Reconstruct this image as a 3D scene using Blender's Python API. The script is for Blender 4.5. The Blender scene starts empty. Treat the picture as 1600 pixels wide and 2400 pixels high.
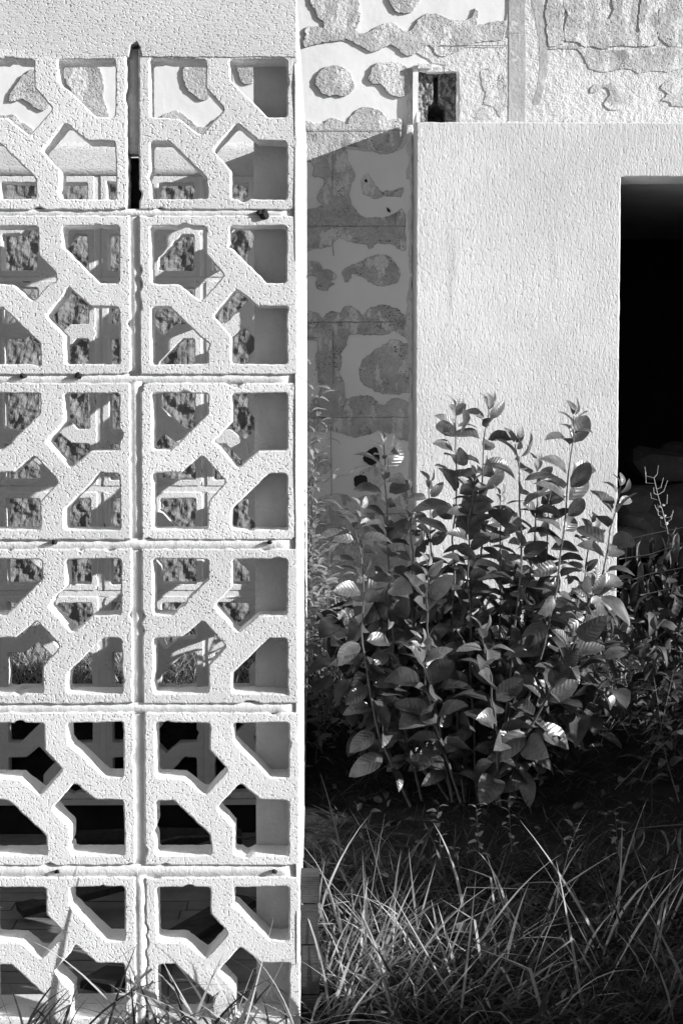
import bpy, bmesh, math, random
from mathutils import Vector, Matrix, noise as mnoise

# ------------------------------------------------------------------ camera
scene = bpy.context.scene
COL = scene.collection
F = 4000.0                       # focal length in photo pixels (photo 1600 x 2400)
CAM = Vector((0.0, -4.0, 1.52))
PITCH = math.atan(279.0 / F)     # looking slightly down
YAW = math.atan(42.0 / F * math.cos(PITCH))
cam_data = bpy.data.cameras.new('camera')
cam = bpy.data.objects.new('camera', cam_data)
COL.objects.link(cam)
cam.location = CAM
cam.rotation_euler = (math.pi / 2 - PITCH, 0.0, -YAW)
cam_data.sensor_fit = 'VERTICAL'
cam_data.sensor_height = 36.0
cam_data.lens = F / 2400.0 * 36.0
cam_data.clip_start = 0.05
cam_data.clip_end = 2000.0
scene.camera = cam

# ------------------------------------------------------------------ light
K_SUN, S_SUN = 2.9, 0.37         # sun travels (-K, +1, -S*K)
SUN_DIR = Vector((-K_SUN, 1.0, -S_SUN * K_SUN)).normalized()
world = bpy.data.worlds.new('World')
scene.world = world
world.use_nodes = True
wn, wl = world.node_tree.nodes, world.node_tree.links
bg = wn['Background']
sky = wn.new('ShaderNodeTexSky')
sky.sky_type = 'NISHITA'
sky.sun_disc = False
sky.sun_elevation = math.asin(-SUN_DIR.z)
sky.sun_rotation = math.atan2(-SUN_DIR.x, -SUN_DIR.y)
bw = wn.new('ShaderNodeRGBToBW')          # the photograph is black and white
wl.new(sky.outputs[0], bw.inputs[0])
wl.new(bw.outputs[0], bg.inputs[0])
bg.inputs[1].default_value = 0.06
sun_data = bpy.data.lights.new('sun', 'SUN')
sun_data.energy = 5.0
sun_data.angle = math.radians(0.5)
sun_data.color = (1.0, 1.0, 1.0)
sun = bpy.data.objects.new('sun', sun_data)
COL.objects.link(sun)
sun.rotation_euler = SUN_DIR.to_track_quat('-Z', 'Y').to_euler()
sun.location = (6, -4, 6)
vs = scene.view_settings
vs.view_transform = 'Standard'
vs.look = 'None'
vs.exposure = 0.64
vs.gamma = 1.0
vs.use_curve_mapping = False

# ------------------------------------------------------------------ helpers
_cp, _sp, _cy, _sy = math.cos(PITCH), math.sin(PITCH), math.cos(YAW), math.sin(YAW)
RIGHT = Vector((_cy, -_sy, 0)); FWD = Vector((_sy * _cp, _cy * _cp, -_sp)); UP = Vector((_sy * _sp, _cy * _sp, _cp))

def P(x, y, Y):
    """world point on the plane at depth Y that a survey of the photo puts at (x, y)"""
    d = FWD * F + RIGHT * (x - 800.0) - UP * (y - 1200.0)
    return CAM + d * ((Y - CAM.y) / d.y)

def tag(o, label=None, cat=None, group=None, kind=None):
    if label: o['label'] = label
    if cat: o['category'] = cat
    if group: o['group'] = group
    if kind: o['kind'] = kind
    return o

def link(name, mesh, mat=None, parent=None, M=None):
    o = bpy.data.objects.new(name, mesh)
    COL.objects.link(o)
    if mat and len(mesh.materials) == 0: mesh.materials.append(mat)
    if parent:
        o.parent = parent
        o.matrix_parent_inverse = Matrix.Identity(4)
    if M is not None: o.matrix_basis = M
    return o

def empty(name, loc):
    o = bpy.data.objects.new(name, None)
    COL.objects.link(o); o.location = loc
    o.empty_display_size = 0.1
    return o

class MB:
    def __init__(s, origin=(0, 0, 0)): s.v, s.f, s.o = [], [], Vector(origin)
    def add(s, vs_, fs):
        n = len(s.v); s.v += [Vector(v) - s.o for v in vs_]; s.f += [[i + n for i in f] for f in fs]
    def box(s, a, b):
        x0, y0, z0 = a; x1, y1, z1 = b
        s.add([(x0,y0,z0),(x1,y0,z0),(x1,y1,z0),(x0,y1,z0),(x0,y0,z1),(x1,y0,z1),(x1,y1,z1),(x0,y1,z1)],
              [(0,3,2,1),(4,5,6,7),(0,1,5,4),(1,2,6,5),(2,3,7,6),(3,0,4,7)])
    def tube(s, pts, rad, n=6):
        pts = [Vector(p) for p in pts]; rings = []
        for i, p in enumerate(pts):
            t = (pts[min(i+1, len(pts)-1)] - pts[max(i-1, 0)]).normalized()
            a = t.cross(Vector((0.13, 1, 0.07))).normalized(); b = t.cross(a)
            r = rad[i] if isinstance(rad, (list, tuple)) else rad
            rings.append([p + (a*math.cos(2*math.pi*k/n) + b*math.sin(2*math.pi*k/n))*r for k in range(n)])
        vv = [q for r_ in rings for q in r_]; ff = []
        for i in range(len(pts)-1):
            for k in range(n):
                ff.append((i*n+k, i*n+(k+1) % n, (i+1)*n+(k+1) % n, (i+1)*n+k))
        ff.append(tuple(range(n))); ff.append(tuple((len(pts)-1)*n+k for k in reversed(range(n))))
        s.add(vv, ff)
    def mesh(s, name, mat=None, smooth=False):
        m = bpy.data.meshes.new(name); m.from_pydata(s.v, [], s.f); m.update()
        if smooth: m.polygons.foreach_set('use_smooth', [True]*len(m.polygons))
        if mat: m.materials.append(mat)
        return m
    def build(s, name, mat, parent=None, smooth=False, M=None):
        return link(name, s.mesh(name, mat, smooth), None, parent, M)

def catmull(pts, n=6):
    out = []; N = len(pts)
    for i in range(N):
        p0, p1, p2, p3 = pts[i-1], pts[i], pts[(i+1) % N], pts[(i+2) % N]
        for k in range(n):
            t = k/n
            out.append(tuple(0.5*((2*p1[j]) + (-p0[j]+p2[j])*t + (2*p0[j]-5*p1[j]+4*p2[j]-p3[j])*t*t + (-p0[j]+3*p1[j]-3*p2[j]+p3[j])*t**3) for j in (0, 1)))
    return out

def round_poly(pts, r, n=4):
    out = []; N = len(pts)
    for i in range(N):
        p = Vector(pts[i]); a = Vector(pts[i-1]) - p; b = Vector(pts[(i+1) % N]) - p
        la, lb = a.length, b.length; a.normalize(); b.normalize()
        ang = a.angle(b); d = min(r/math.tan(ang/2), la*0.45, lb*0.45)
        p0, p2 = p + a*d, p + b*d
        for k in range(n+1):
            t = k/n
            out.append(tuple((1-t)**2*p0 + 2*t*(1-t)*p + t*t*p2))
    return out

def resample(pts, step):
    out = []; N = len(pts)
    for i in range(N):
        a, b = Vector(pts[i]), Vector(pts[(i+1) % N]); L = (b-a).length
        n = max(1, int(round(L/step)))
        for k in range(n): out.append(tuple(a.lerp(b, k/n)))
    return out

def ragged(pts, amp, freq, seed):
    out = []
    for p in pts:
        q = Vector((p[0]*freq, p[1]*freq, seed*7.3))
        out.append((p[0] + amp*mnoise.noise(q), p[1] + amp*mnoise.noise(q + Vector((31.7, 5.1, 0)))))
    return out

def slab_mesh(name, outlines, thick, bevel, mat, res=2):
    """outline + holes in the x,z plane, front face at y=0, body behind it, worn edges"""
    cu = bpy.data.curves.new(name, 'CURVE'); cu.dimensions = '2D'; cu.fill_mode = 'BOTH'
    cu.bevel_depth = bevel; cu.bevel_resolution = res; cu.extrude = thick/2 - bevel; cu.offset = -bevel
    for pts in outlines:
        sp = cu.splines.new('POLY'); sp.points.add(len(pts)-1)
        for q, p in zip(sp.points, pts): q.co = (p[0], p[1], 0, 1)
        sp.use_cyclic_u = True
    tmp = bpy.data.objects.new('tmp', cu); COL.objects.link(tmp)
    dg = bpy.context.evaluated_depsgraph_get(); dg.update()
    me = bpy.data.meshes.new_from_object(tmp.evaluated_get(dg)); me.name = name
    bpy.data.objects.remove(tmp); bpy.data.curves.remove(cu)
    # (x, y, z) -> (x, thick/2 - z, y)
    me.transform(Matrix(((1,0,0,0),(0,0,-1,thick/2),(0,1,0,0),(0,0,0,1))))
    bm = bmesh.new(); bm.from_mesh(me)
    bmesh.ops.remove_doubles(bm, verts=bm.verts, dist=1e-5)
    bmesh.ops.recalc_face_normals(bm, faces=bm.faces); bm.to_mesh(me); bm.free()
    me.materials.clear(); me.materials.append(mat)
    return me

# ------------------------------------------------------------------ materials (greys: the photograph has no colour)
def nd(nt, t, **kw):
    n = nt.nodes.new(t)
    for k, v in kw.items():
        if k.startswith('i_'): n.inputs[k[2:].replace('_', ' ')].default_value = v
        else: setattr(n, k, v)
    return n

def mat(name, lo, hi=None, rough=0.85, scale=6.0, bumps=(), spec=0.3, coords='pos', pits=None, stains=None, speck=None, translucent=0.0, vary=0.0):
    """lo..hi: grey range through a noise; bumps: (scale xyz, detail, height in m, kind); stains: (scale, threshold, grey)"""
    m = bpy.data.materials.new(name); m.use_nodes = True; nt = m.node_tree; L = nt.links
    b = nt.nodes['Principled BSDF']; b.inputs['Roughness'].default_value = rough
    b.inputs['Specular IOR Level'].default_value = spec
    if coords == 'pos': co = nd(nt, 'ShaderNodeNewGeometry').outputs['Position']
    else: co = nd(nt, 'ShaderNodeTexCoord').outputs['Object']
    hi = lo if hi is None else hi
    nz = nd(nt, 'ShaderNodeTexNoise', i_Scale=scale, i_Detail=6.0, i_Roughness=0.62); L.new(co, nz.inputs['Vector'])
    mr = nd(nt, 'ShaderNodeMapRange'); mr.inputs['From Min'].default_value = 0.32; mr.inputs['From Max'].default_value = 0.68
    mr.inputs['To Min'].default_value = lo; mr.inputs['To Max'].default_value = hi
    L.new(nz.outputs['Fac'], mr.inputs['Value']); val = mr.outputs[0]
    for st in (stains or ()):
        s2 = nd(nt, 'ShaderNodeTexNoise', i_Scale=st[0], i_Detail=5.0, i_Roughness=0.65)
        mp = nd(nt, 'ShaderNodeMapping'); mp.inputs['Scale'].default_value = st[3] if len(st) > 3 else (1, 1, 1)
        L.new(co, mp.inputs['Vector']); L.new(mp.outputs[0], s2.inputs['Vector'])
        r2 = nd(nt, 'ShaderNodeMapRange'); r2.inputs['From Min'].default_value = st[1]; r2.inputs['From Max'].default_value = st[1] + 0.06
        L.new(s2.outputs['Fac'], r2.inputs['Value'])
        mx = nd(nt, 'ShaderNodeMix'); L.new(r2.outputs[0], mx.inputs[0]); L.new(val, mx.inputs[2]); mx.inputs[3].default_value = st[2]
        val = mx.outputs[0]
    if pits:      # (voronoi scale, radius, grey, noise gate)
        vo = nd(nt, 'ShaderNodeTexVoronoi', i_Scale=pits[0]); L.new(co, vo.inputs['Vector'])
        r3 = nd(nt, 'ShaderNodeMapRange'); r3.inputs['From Min'].default_value = pits[1]; r3.inputs['From Max'].default_value = pits[1] + 0.1
        r3.inputs['To Min'].default_value = 1.0; r3.inputs['To Max'].default_value = 0.0
        L.new(vo.outputs['Distance'], r3.inputs['Value'])
        g = nd(nt, 'ShaderNodeTexNoise', i_Scale=pits[0]*0.12, i_Detail=2.0); L.new(co, g.inputs['Vector'])
        gr = nd(nt, 'ShaderNodeMapRange'); gr.inputs['From Min'].default_value = pits[3]; gr.inputs['From Max'].default_value = pits[3] + 0.08
        L.new(g.outputs['Fac'], gr.inputs['Value'])
        mu = nd(nt, 'ShaderNodeMath', operation='MULTIPLY'); L.new(r3.outputs[0], mu.inputs[0]); L.new(gr.outputs[0], mu.inputs[1])
        mx = nd(nt, 'ShaderNodeMix'); L.new(mu.outputs[0], mx.inputs[0]); L.new(val, mx.inputs[2]); mx.inputs[3].default_value = pits[2]
        val = mx.outputs[0]; pit_out = mu.outputs[0]
    if vary:
        oi = nd(nt, 'ShaderNodeObjectInfo'); vr = nd(nt, 'ShaderNodeMapRange'); vr.inputs['To Min'].default_value = 1 - vary; vr.inputs['To Max'].default_value = 1 + vary*.5
        L.new(oi.outputs['Random'], vr.inputs['Value']); mv = nd(nt, 'ShaderNodeMath', operation='MULTIPLY'); L.new(val, mv.inputs[0]); L.new(vr.outputs[0], mv.inputs[1]); val = mv.outputs[0]
    cc = nd(nt, 'ShaderNodeCombineColor'); [L.new(val, cc.inputs[i]) for i in range(3)]
    L.new(cc.outputs[0], b.inputs['Base Color'])
    prev = None; h = None
    for (sc, det, hgt, kind) in bumps:
        mp = nd(nt, 'ShaderNodeMapping'); mp.inputs['Scale'].default_value = sc; L.new(co, mp.inputs['Vector'])
        if kind == 'vor':
            t = nd(nt, 'ShaderNodeTexVoronoi', i_Scale=1.0); o = t.outputs['Distance']
        else:
            t = nd(nt, 'ShaderNodeTexNoise', i_Scale=1.0, i_Detail=det, i_Roughness=(0.5 if kind == 'pit' else 0.6)); o = t.outputs['Fac']
        L.new(mp.outputs[0], t.inputs['Vector'])
        if kind == 'pit':            # sparse dents: only the low end of the noise counts
            pr = nd(nt, 'ShaderNodeMapRange', interpolation_type='SMOOTHSTEP'); pr.inputs['From Min'].default_value = 0.30; pr.inputs['From Max'].default_value = 0.44
            L.new(o, pr.inputs['Value']); o = pr.outputs[0]
        mm = nd(nt, 'ShaderNodeMath', operation='MULTIPLY'); mm.inputs[1].default_value = hgt*1000; L.new(o, mm.inputs[0])
        if h is None: h = mm.outputs[0]
        else:
            ad = nd(nt, 'ShaderNodeMath', operation='ADD'); L.new(h, ad.inputs[0]); L.new(mm.outputs[0], ad.inputs[1]); h = ad.outputs[0]
    if pits and h is not None:
        mm = nd(nt, 'ShaderNodeMath', operation='MULTIPLY_ADD'); mm.inputs[1].default_value = -2.0; L.new(pit_out, mm.inputs[0]); L.new(h, mm.inputs[2]); h = mm.outputs[0]
    if h is not None:
        bp = nd(nt, 'ShaderNodeBump'); bp.inputs['Distance'].default_value = 0.001; bp.inputs['Strength'].default_value = 1.0
        L.new(h, bp.inputs['Height']); L.new(bp.outputs[0], b.inputs['Normal'])
    if translucent:
        tr = nd(nt, 'ShaderNodeBsdfTranslucent'); L.new(cc.outputs[0], tr.inputs[0])
        ms = nd(nt, 'ShaderNodeMixShader'); ms.inputs[0].default_value = translucent
        L.new(b.outputs[0], ms.inputs[1]); L.new(tr.outputs[0], ms.inputs[2])
        L.new(ms.outputs[0], nt.nodes['Material Output'].inputs[0])
    return m

def leaf_mat(name, lo, hi, rough=0.38, translucent=0.25, spec=0.45):
    m = mat(name, lo, hi, rough=rough, scale=30.0, spec=spec, translucent=translucent, vary=0.3)
    nt = m.node_tree; L = nt.links; b = nt.nodes['Principled BSDF']
    tc = nd(nt, 'ShaderNodeTexCoord'); sx = nd(nt, 'ShaderNodeSeparateXYZ'); L.new(tc.outputs['Object'], sx.inputs[0])
    ab = nd(nt, 'ShaderNodeMath', operation='ABSOLUTE'); L.new(sx.outputs[1], ab.inputs[0])
    s1 = nd(nt, 'ShaderNodeMath', operation='MULTIPLY_ADD'); L.new(ab.outputs[0], s1.inputs[0]); s1.inputs[1].default_value = -0.9; L.new(sx.outputs[0], s1.inputs[2])
    s2 = nd(nt, 'ShaderNodeMath', operation='MULTIPLY'); L.new(s1.outputs[0], s2.inputs[0]); s2.inputs[1].default_value = 48.0
    s3 = nd(nt, 'ShaderNodeMath', operation='SINE'); L.new(s2.outputs[0], s3.inputs[0])
    bp = nd(nt, 'ShaderNodeBump'); bp.inputs['Distance'].default_value = 0.0008; bp.inputs['Strength'].default_value = 0.35
    L.new(s3.outputs[0], bp.inputs['Height']); L.new(bp.outputs[0], b.inputs['Normal'])
    return m

M_BLOCK = mat('painted_cast_concrete', 0.76, 0.86, scale=5, bumps=[((165,165,165), 1, 0.0019, 'pit'), ((230,230,230), 1, 0.0008, 'noise'), ((22,22,22), 3, 0.0014, 'noise')], pits=(80, 0.12, 0.35, 0.585), stains=[(7, 0.70, 0.66), (38, 0.70, 0.5)], vary=0.10)
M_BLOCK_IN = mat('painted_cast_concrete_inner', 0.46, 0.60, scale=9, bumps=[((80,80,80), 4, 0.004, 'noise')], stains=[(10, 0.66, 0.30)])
M_MORTAR = mat('smooth_mortar', 0.74, 0.82, scale=20, bumps=[((60,60,60), 4, 0.002, 'noise'), ((240,240,240), 2, 0.0008, 'noise')])
M_BEAM = mat('brushed_plaster', 0.64, 0.76, scale=3, bumps=[((45,45,170), 3, 0.0018, 'noise'), ((170,170,230), 1, 0.0016, 'pit')], pits=(60, 0.1, 0.4, 0.62))
M_COMB = mat('combed_roughcast', 0.56, 0.70, scale=2.2, bumps=[((135,135,50), 2, 0.0024, 'pit'), ((170,170,90), 1, 0.0019, 'noise'), ((60,60,14), 2, 0.0014, 'noise')], stains=[(9, 0.60, 0.56, (1,1,0.10)), (2.5, 0.64, 0.60), (30, 0.70, 0.46)])
M_SMOOTH = mat('smooth_painted_render', 0.78, 0.85, scale=4, bumps=[((9,9,9), 3, 0.003, 'noise')], stains=[(5, 0.72, 0.6)], rough=0.7)
M_ADHES = mat('rough_adhesive', 0.40, 0.60, scale=11, bumps=[((60,60,60), 4, 0.006, 'noise'), ((140,140,140), 1, 0.003, 'pit')], pits=(110, 0.24, 0.14, 0.55), stains=[(20, 0.52, 0.74, (1,1,0.5)), (8, 0.60, 0.30)])
M_RIM = mat('crease_shade_and_dirt', 0.10, 0.42, scale=30)  # dark edge tone: crease shade painted in along with dirt
M_ROUGH = mat('rough_render', 0.62, 0.76, scale=9, bumps=[((55,55,55), 5, 0.014, 'noise'), ((170,170,170), 3, 0.004, 'noise')], pits=(70, 0.16, 0.3, 0.58))
M_CEMENT_SHADE = mat('cement_and_groove_shade', 0.38, 0.52, scale=9, bumps=[((60,60,60), 4, 0.004, 'noise')], stains=[(14, 0.6, 0.66)])
M_STONE_SHADE = mat('rough_stone_shade', 0.14, 0.28, scale=9, bumps=[((90,90,90), 2, 0.005, 'noise')])  # dark grey carries the shade of the lower wall
M_BRICKHOL = mat('broken_hollow_brick', 0.10, 0.34, scale=60, bumps=[((90,90,90), 4, 0.012, 'noise')])
M_BLACK = mat('flat_black', 0.015, 0.03, scale=9)  # near black: painted dark of gaps and voids, and some plain dark parts
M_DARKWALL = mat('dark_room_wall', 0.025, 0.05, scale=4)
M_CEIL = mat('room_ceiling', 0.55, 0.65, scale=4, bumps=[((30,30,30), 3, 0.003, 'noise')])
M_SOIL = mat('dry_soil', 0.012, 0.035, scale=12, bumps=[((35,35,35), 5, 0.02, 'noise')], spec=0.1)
M_DECK = mat('weathered_deck_wood', 0.16, 0.27, scale=8, bumps=[((12,160,160), 3, 0.0015, 'noise')], stains=[(4, 0.62, 0.09)])
M_WOOD = mat('weathered_timber', 0.02, 0.06, scale=14, bumps=[((30,30,260), 3, 0.004, 'noise')], stains=[(60, 0.58, 0.05, (0.3,0.3,2.5))])
M_LEAF = leaf_mat('glossy_leaf', 0.045, 0.115, 0.37, 0.04, 0.75)
M_LEAF_Y = leaf_mat('young_leaf', 0.13, 0.24, 0.42, 0.15, 0.8)
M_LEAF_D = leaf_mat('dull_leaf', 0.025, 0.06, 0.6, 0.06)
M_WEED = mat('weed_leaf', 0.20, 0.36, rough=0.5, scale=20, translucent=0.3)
M_DRY = mat('dry_leaf', 0.07, 0.26, rough=0.7, scale=25, translucent=0.2)
M_STEM = mat('woody_stem', 0.06, 0.13, rough=0.6, scale=30, bumps=[((200,200,40), 2, 0.001, 'noise')])
M_GRASS = mat('grass_blade', 0.03, 0.075, rough=0.5, scale=7, translucent=0.2, spec=0.3)  # grey lowered so the colour carries the shade on the grass
M_STRAW = mat('dry_grass_blade', 0.26, 0.50, rough=0.6, scale=9, translucent=0.25)  # dry grass, its bright grey also standing for sunlit blades
M_FLOWER = mat('pale_flower', 0.6, 0.75, scale=30, translucent=0.3)
M_ROCK = mat('rubble_rock', 0.025, 0.055, scale=10, bumps=[((45,45,45), 5, 0.008, 'noise')])

# ------------------------------------------------------------------ ground
rnd = random.Random(7)
KX0, KX1, KY0, KY1 = -2.6, -0.10, 0.05, 2.37      # inside of the screen enclosure

def ground_z(x, y):
    t = max(0.0, min(1.0, (y - 0.15)/2.7))
    if x < 0.0 and y > 2.2: t *= 1 - .25*min(1.0, -x/.25)*min(1.0, (y - 2.2)/.2)
    z = 0.58*t**1.35 + 0.02*mnoise.noise(Vector((x*2.1, y*2.1, 3.3))) + 0.012*mnoise.noise(Vector((x*7, y*7, 1.3)))
    return z

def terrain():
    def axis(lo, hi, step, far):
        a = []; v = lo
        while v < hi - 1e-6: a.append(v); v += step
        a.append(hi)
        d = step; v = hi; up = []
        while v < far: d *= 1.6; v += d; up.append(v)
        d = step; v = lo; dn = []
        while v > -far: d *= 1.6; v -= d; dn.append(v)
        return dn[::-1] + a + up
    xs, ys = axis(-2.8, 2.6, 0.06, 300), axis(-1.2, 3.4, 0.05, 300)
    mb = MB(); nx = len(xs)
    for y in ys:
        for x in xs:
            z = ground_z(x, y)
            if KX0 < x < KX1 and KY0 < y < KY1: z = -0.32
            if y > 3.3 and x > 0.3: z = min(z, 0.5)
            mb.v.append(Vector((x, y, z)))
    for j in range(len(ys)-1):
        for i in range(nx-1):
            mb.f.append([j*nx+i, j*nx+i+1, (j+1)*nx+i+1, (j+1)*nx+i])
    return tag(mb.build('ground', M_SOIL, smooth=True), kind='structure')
terrain()

# ------------------------------------------------------------------ breeze blocks
HOUSE = [(158,-160),(29,-159),(29,-94),(-14,-47),(42,15),(90,-25),(157,-27)]      # lower right, point towards the middle
CUT = [(26,159),(158,161),(157,28),(114,28),(28,112)]                              # upper right, cut corner
HB = 184.0
def block_outlines(seed, mirror):
    base = [[(-HB,-HB),(HB,-HB),(HB,HB),(-HB,HB)], HOUSE, [(-x,-y) for x, y in HOUSE], CUT, [(-x,-y) for x, y in CUT]]
    out = []
    for i, pl in enumerate(base):
        if mirror: pl = [(-x, y) for x, y in pl][::-1]
        q = round_poly(pl, 4 if i == 0 else 9)
        q = resample(q, 7.0)
        q = ragged(q, 1.5 if i else 2.2, 0.06, seed*5 + i)
        q = ragged(q, 0.9, 0.3, seed*9 + i)
        cr = random.Random(seed*13 + i)
        for _ in range(5 if i == 0 else 1):
            k = cr.randrange(len(q)); c0 = Vector(q[k]); rad = cr.uniform(7, 17); depth = cr.uniform(3, 8); sgn = -1 if i == 0 else 1
            ctr = Vector((0, 0)) if i == 0 else Vector((sum(p_[0] for p_ in q)/len(q), sum(p_[1] for p_ in q)/len(q)))
            q = [tuple(Vector(p_) + (Vector(p_) - ctr).normalized()*sgn*depth*max(0, 1 - ((Vector(p_) - c0).length/rad)**2)) for p_ in q]
        out.append([(x/1000, y/1000) for x, y in q])
    return out
T_BLOCK = 0.10
BLK = {}
for typ in 'AB':
    for s in range(4):
        BLK[typ, s] = slab_mesh('breeze_block', block_outlines(s + (10 if typ == 'B' else 0), typ == 'B'), T_BLOCK, 0.004, M_BLOCK)
ROWTYPE = 'AABBAA'
MIRROR = {'A': 'B', 'B': 'A'}
ROWY = [303, 692, 1082, 1468.5, 1850, 2233]
RX = [512.3, 512.3, 515, 516, 520.7, 522.8]
LX = [111, 120.5, 122.5, 128, 134.5, 138.5]
ROWZ = [P(RX[i], ROWY[i], 0).z for i in range(6)]
TOP_Z = P(500, -14, 0).z
BEAM_Z = ROWZ[0] + 0.186
XR = -0.061                                       # outer right face of the return wall

def rough_box(a, b, step, amp, seed):
    """box of mortar with an uneven front and ragged ends"""
    bm = bmesh.new(); bmesh.ops.create_cube(bm, size=1.0)
    sx, sy, sz = (b[i]-a[i] for i in range(3))
    for v in bm.verts: v.co = Vector((a[0] + (v.co.x+.5)*sx, a[1] + (v.co.y+.5)*sy, a[2] + (v.co.z+.5)*sz))
    for ax, ln in ((0, sx), (1, sy), (2, sz)):
        n = int(ln/step)
        if n > 1 and ax != 1:
            es = [e for e in bm.edges if abs((e.verts[0].co - e.verts[1].co)[ax]) > ln*0.9]
            bmesh.ops.subdivide_edges(bm, edges=es, cuts=min(n, 40), use_grid_fill=True)
    for v in bm.verts:
        q = v.co*22 + Vector((seed*3.1, 0, seed*1.7))
        v.co += Vector((mnoise.noise(q)*0.4, mnoise.noise(q + Vector((9, 4, 2))), mnoise.noise(q + Vector((1, 8, 5)))*0.4))*amp
    return bm

def bm_obj(bm, name, m, parent, M=None, smooth=False):
    me = bpy.data.meshes.new(name); bm.to_mesh(me); bm.free(); me.materials.append(m)
    if smooth: me.polygons.foreach_set('use_smooth', [True]*len(me.polygons))
    return link(name, me, None, parent, M)

# front wall ---------------------------------------------------------------
front = tag(empty('breeze_block_wall', (-0.6, 0, 0)), 'nearest white breeze block screen wall with star openings, in full sun at left', 'wall')
FI = Matrix.Translation((0.6, 0, 0))
for r in range(6):
    for c, xx in enumerate((RX[r], LX[r], LX[r] - 392)):
        p = P(xx, ROWY[r], 0)
        jr = random.Random(r*10 + c)
        M = FI @ Matrix.Translation((p.x, jr.uniform(-.0015, .0015), p.z)) @ Matrix.Rotation(math.radians(jr.uniform(-.25, .25)), 4, 'Y') @ Matrix.Rotation(math.radians(jr.uniform(-.25, .25)), 4, 'Z')
        if (r*3 + c*5) % 4 in (1, 2): M = M @ Matrix.Translation((0, 0, 0)) @ Matrix.Rotation(math.pi, 4, 'Y')
        link('breeze_block', BLK[ROWTYPE[r], (r*2 + c) % 4], None, front, M)
    xl = P(LX[r], ROWY[r], 0).x; xr = P(RX[r], ROWY[r], 0).x
    gap0, gap1 = xl + 0.181, xr - 0.181
    z0, z1 = ROWZ[r] - 0.187, ROWZ[r] + 0.187
    rec = [0.024, 0.0055, 0.006, 0.007, 0.008, 0.002][r]
    if r == 0: z0 = P(320, 355, 0).z            # mortar has fallen out below
    bm_obj(rough_box((gap0, rec, z0), (gap1, 0.092, z1), 0.03, 0.002, r), 'mortar_joint', M_CEMENT_SHADE if r == 0 else M_MORTAR, front, FI, True)  # top joint takes a darker grey for the shade in its groove
    if r == 0:
        bm_obj(rough_box((gap0, .078, ROWZ[0] - .187), (gap1, .0915, z0 - .004), .03, .002, 61), 'dark_gap_backing', M_BLACK, front, FI, True)  # black backing paints the darkness deep in the empty joint
    x3 = xl - 0.392
    bm_obj(rough_box((x3 + 0.181, 0.006, ROWZ[r] - 0.187), (xl - 0.181, 0.092, z1), 0.03, 0.002, r + 20), 'mortar_joint', M_MORTAR, front, FI, True)
    if r < 5:
        za, zb = ROWZ[r+1] + 0.182, ROWZ[r] - 0.182
        bm_obj(rough_box((-1.25, 0.0055, za), (-0.0685, 0.093, zb), 0.035, 0.0022, r + 40), 'mortar_joint', M_MORTAR, front, FI, True)
# base course and beam
bm_obj(rough_box((-1.25, 0.004, -0.3), (XR - 0.004, 0.1, ROWZ[5] - 0.184), 0.05, 0.002, 77), 'base_course', M_MORTAR, front, FI, True)
gx0, gx1 = P(305, 110, 0).x, P(331, 110, 0).x
zb_, zn_ = P(400, 133, 0).z, P(318, 97, 0).z
beam_out = [(-1.25, zb_), (gx0 - .004, zb_), (gx0 + .003, zn_ - .006), ((gx0 + gx1)/2 + .003, zn_), (gx1 - .002, zn_ - .012), (gx1 + .003, zb_), (XR - .001, zb_), (XR - .001, TOP_Z), (-1.25, TOP_Z)]
beam_out = ragged(ragged(resample(beam_out, .006), .002, 60, 11), .0012, 220, 12)
link('plaster_beam', slab_mesh('plaster_beam', [beam_out], .097, .0015, M_BEAM, 2), None, front, FI @ Matrix.Translation((0, -.0012, 0)))
# smooth mortar corner, a narrow groove beside the blocks
mb = rough_box((XR - 0.0075, 0.0008, -0.3), (XR - 0.0005, 0.1, zb_ - 0.001), 0.025, 0.0032, 79)
bm_obj(mb, 'corner_strip', M_MORTAR, front, FI, True)

for (x, y, w_) in ((128,1271,7),(632,1271,6),(135,2043,6),(643,2043,6),(618,503,13),(55,881,8),(185,880,9),(608,498,7)):
    p = P(x, y, -.001); bm = bmesh.new(); bmesh.ops.create_icosphere(bm, subdivisions=2, radius=1.0)
    for v in bm.verts:
        k = 1 + .5*mnoise.noise(v.co*1.7 + Vector((x, y, 0)))
        v.co = Vector((v.co.x*w_*.001*k, v.co.y*.0075*k, v.co.z*w_*.0009*k)) + p
    bm_obj(bm, 'painted_hole', M_BLACK, front, FI)  # black lumps paint the dark inside small joint holes

# return wall --------------------------------------------------------------
side = tag(empty('breeze_block_wall', (XR - 0.05, 1.2, 0)), 'sunlit end of breeze block return wall running back from the near screen, seen edge on', 'wall')
SI = Matrix.Translation(-side.location)
NR, PR = 6, 2.20/6
Y0R = 0.103
for r in range(6):
    for c in range(NR):
        yc = Y0R + (c + .5)*PR
        M = SI @ Matrix.Translation((XR, yc, ROWZ[r])) @ Matrix.Rotation(math.pi/2, 4, 'Z') @ Matrix.Diagonal((PR/0.388, 1, 1, 1))
        link('breeze_block', BLK[MIRROR[ROWTYPE[r]], (r + c) % 3], None, side, M)
        hb = HB/1000*PR/0.388
        if c < NR - 1:
            mb = MB(); mb.box((XR - 0.094, yc + hb - .003, ROWZ[r] - .184), (XR - 0.006, yc + PR - hb + .003, ROWZ[r] + .184)); mb.build('mortar_joint', M_MORTAR, side, M=SI)
    if r < 5:
        mb = MB(); mb.box((XR - 0.094, Y0R, ROWZ[r+1] + .182), (XR - 0.006, Y0R + 2.2, ROWZ[r] - .182)); mb.build('mortar_joint', M_MORTAR, side, M=SI)
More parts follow.
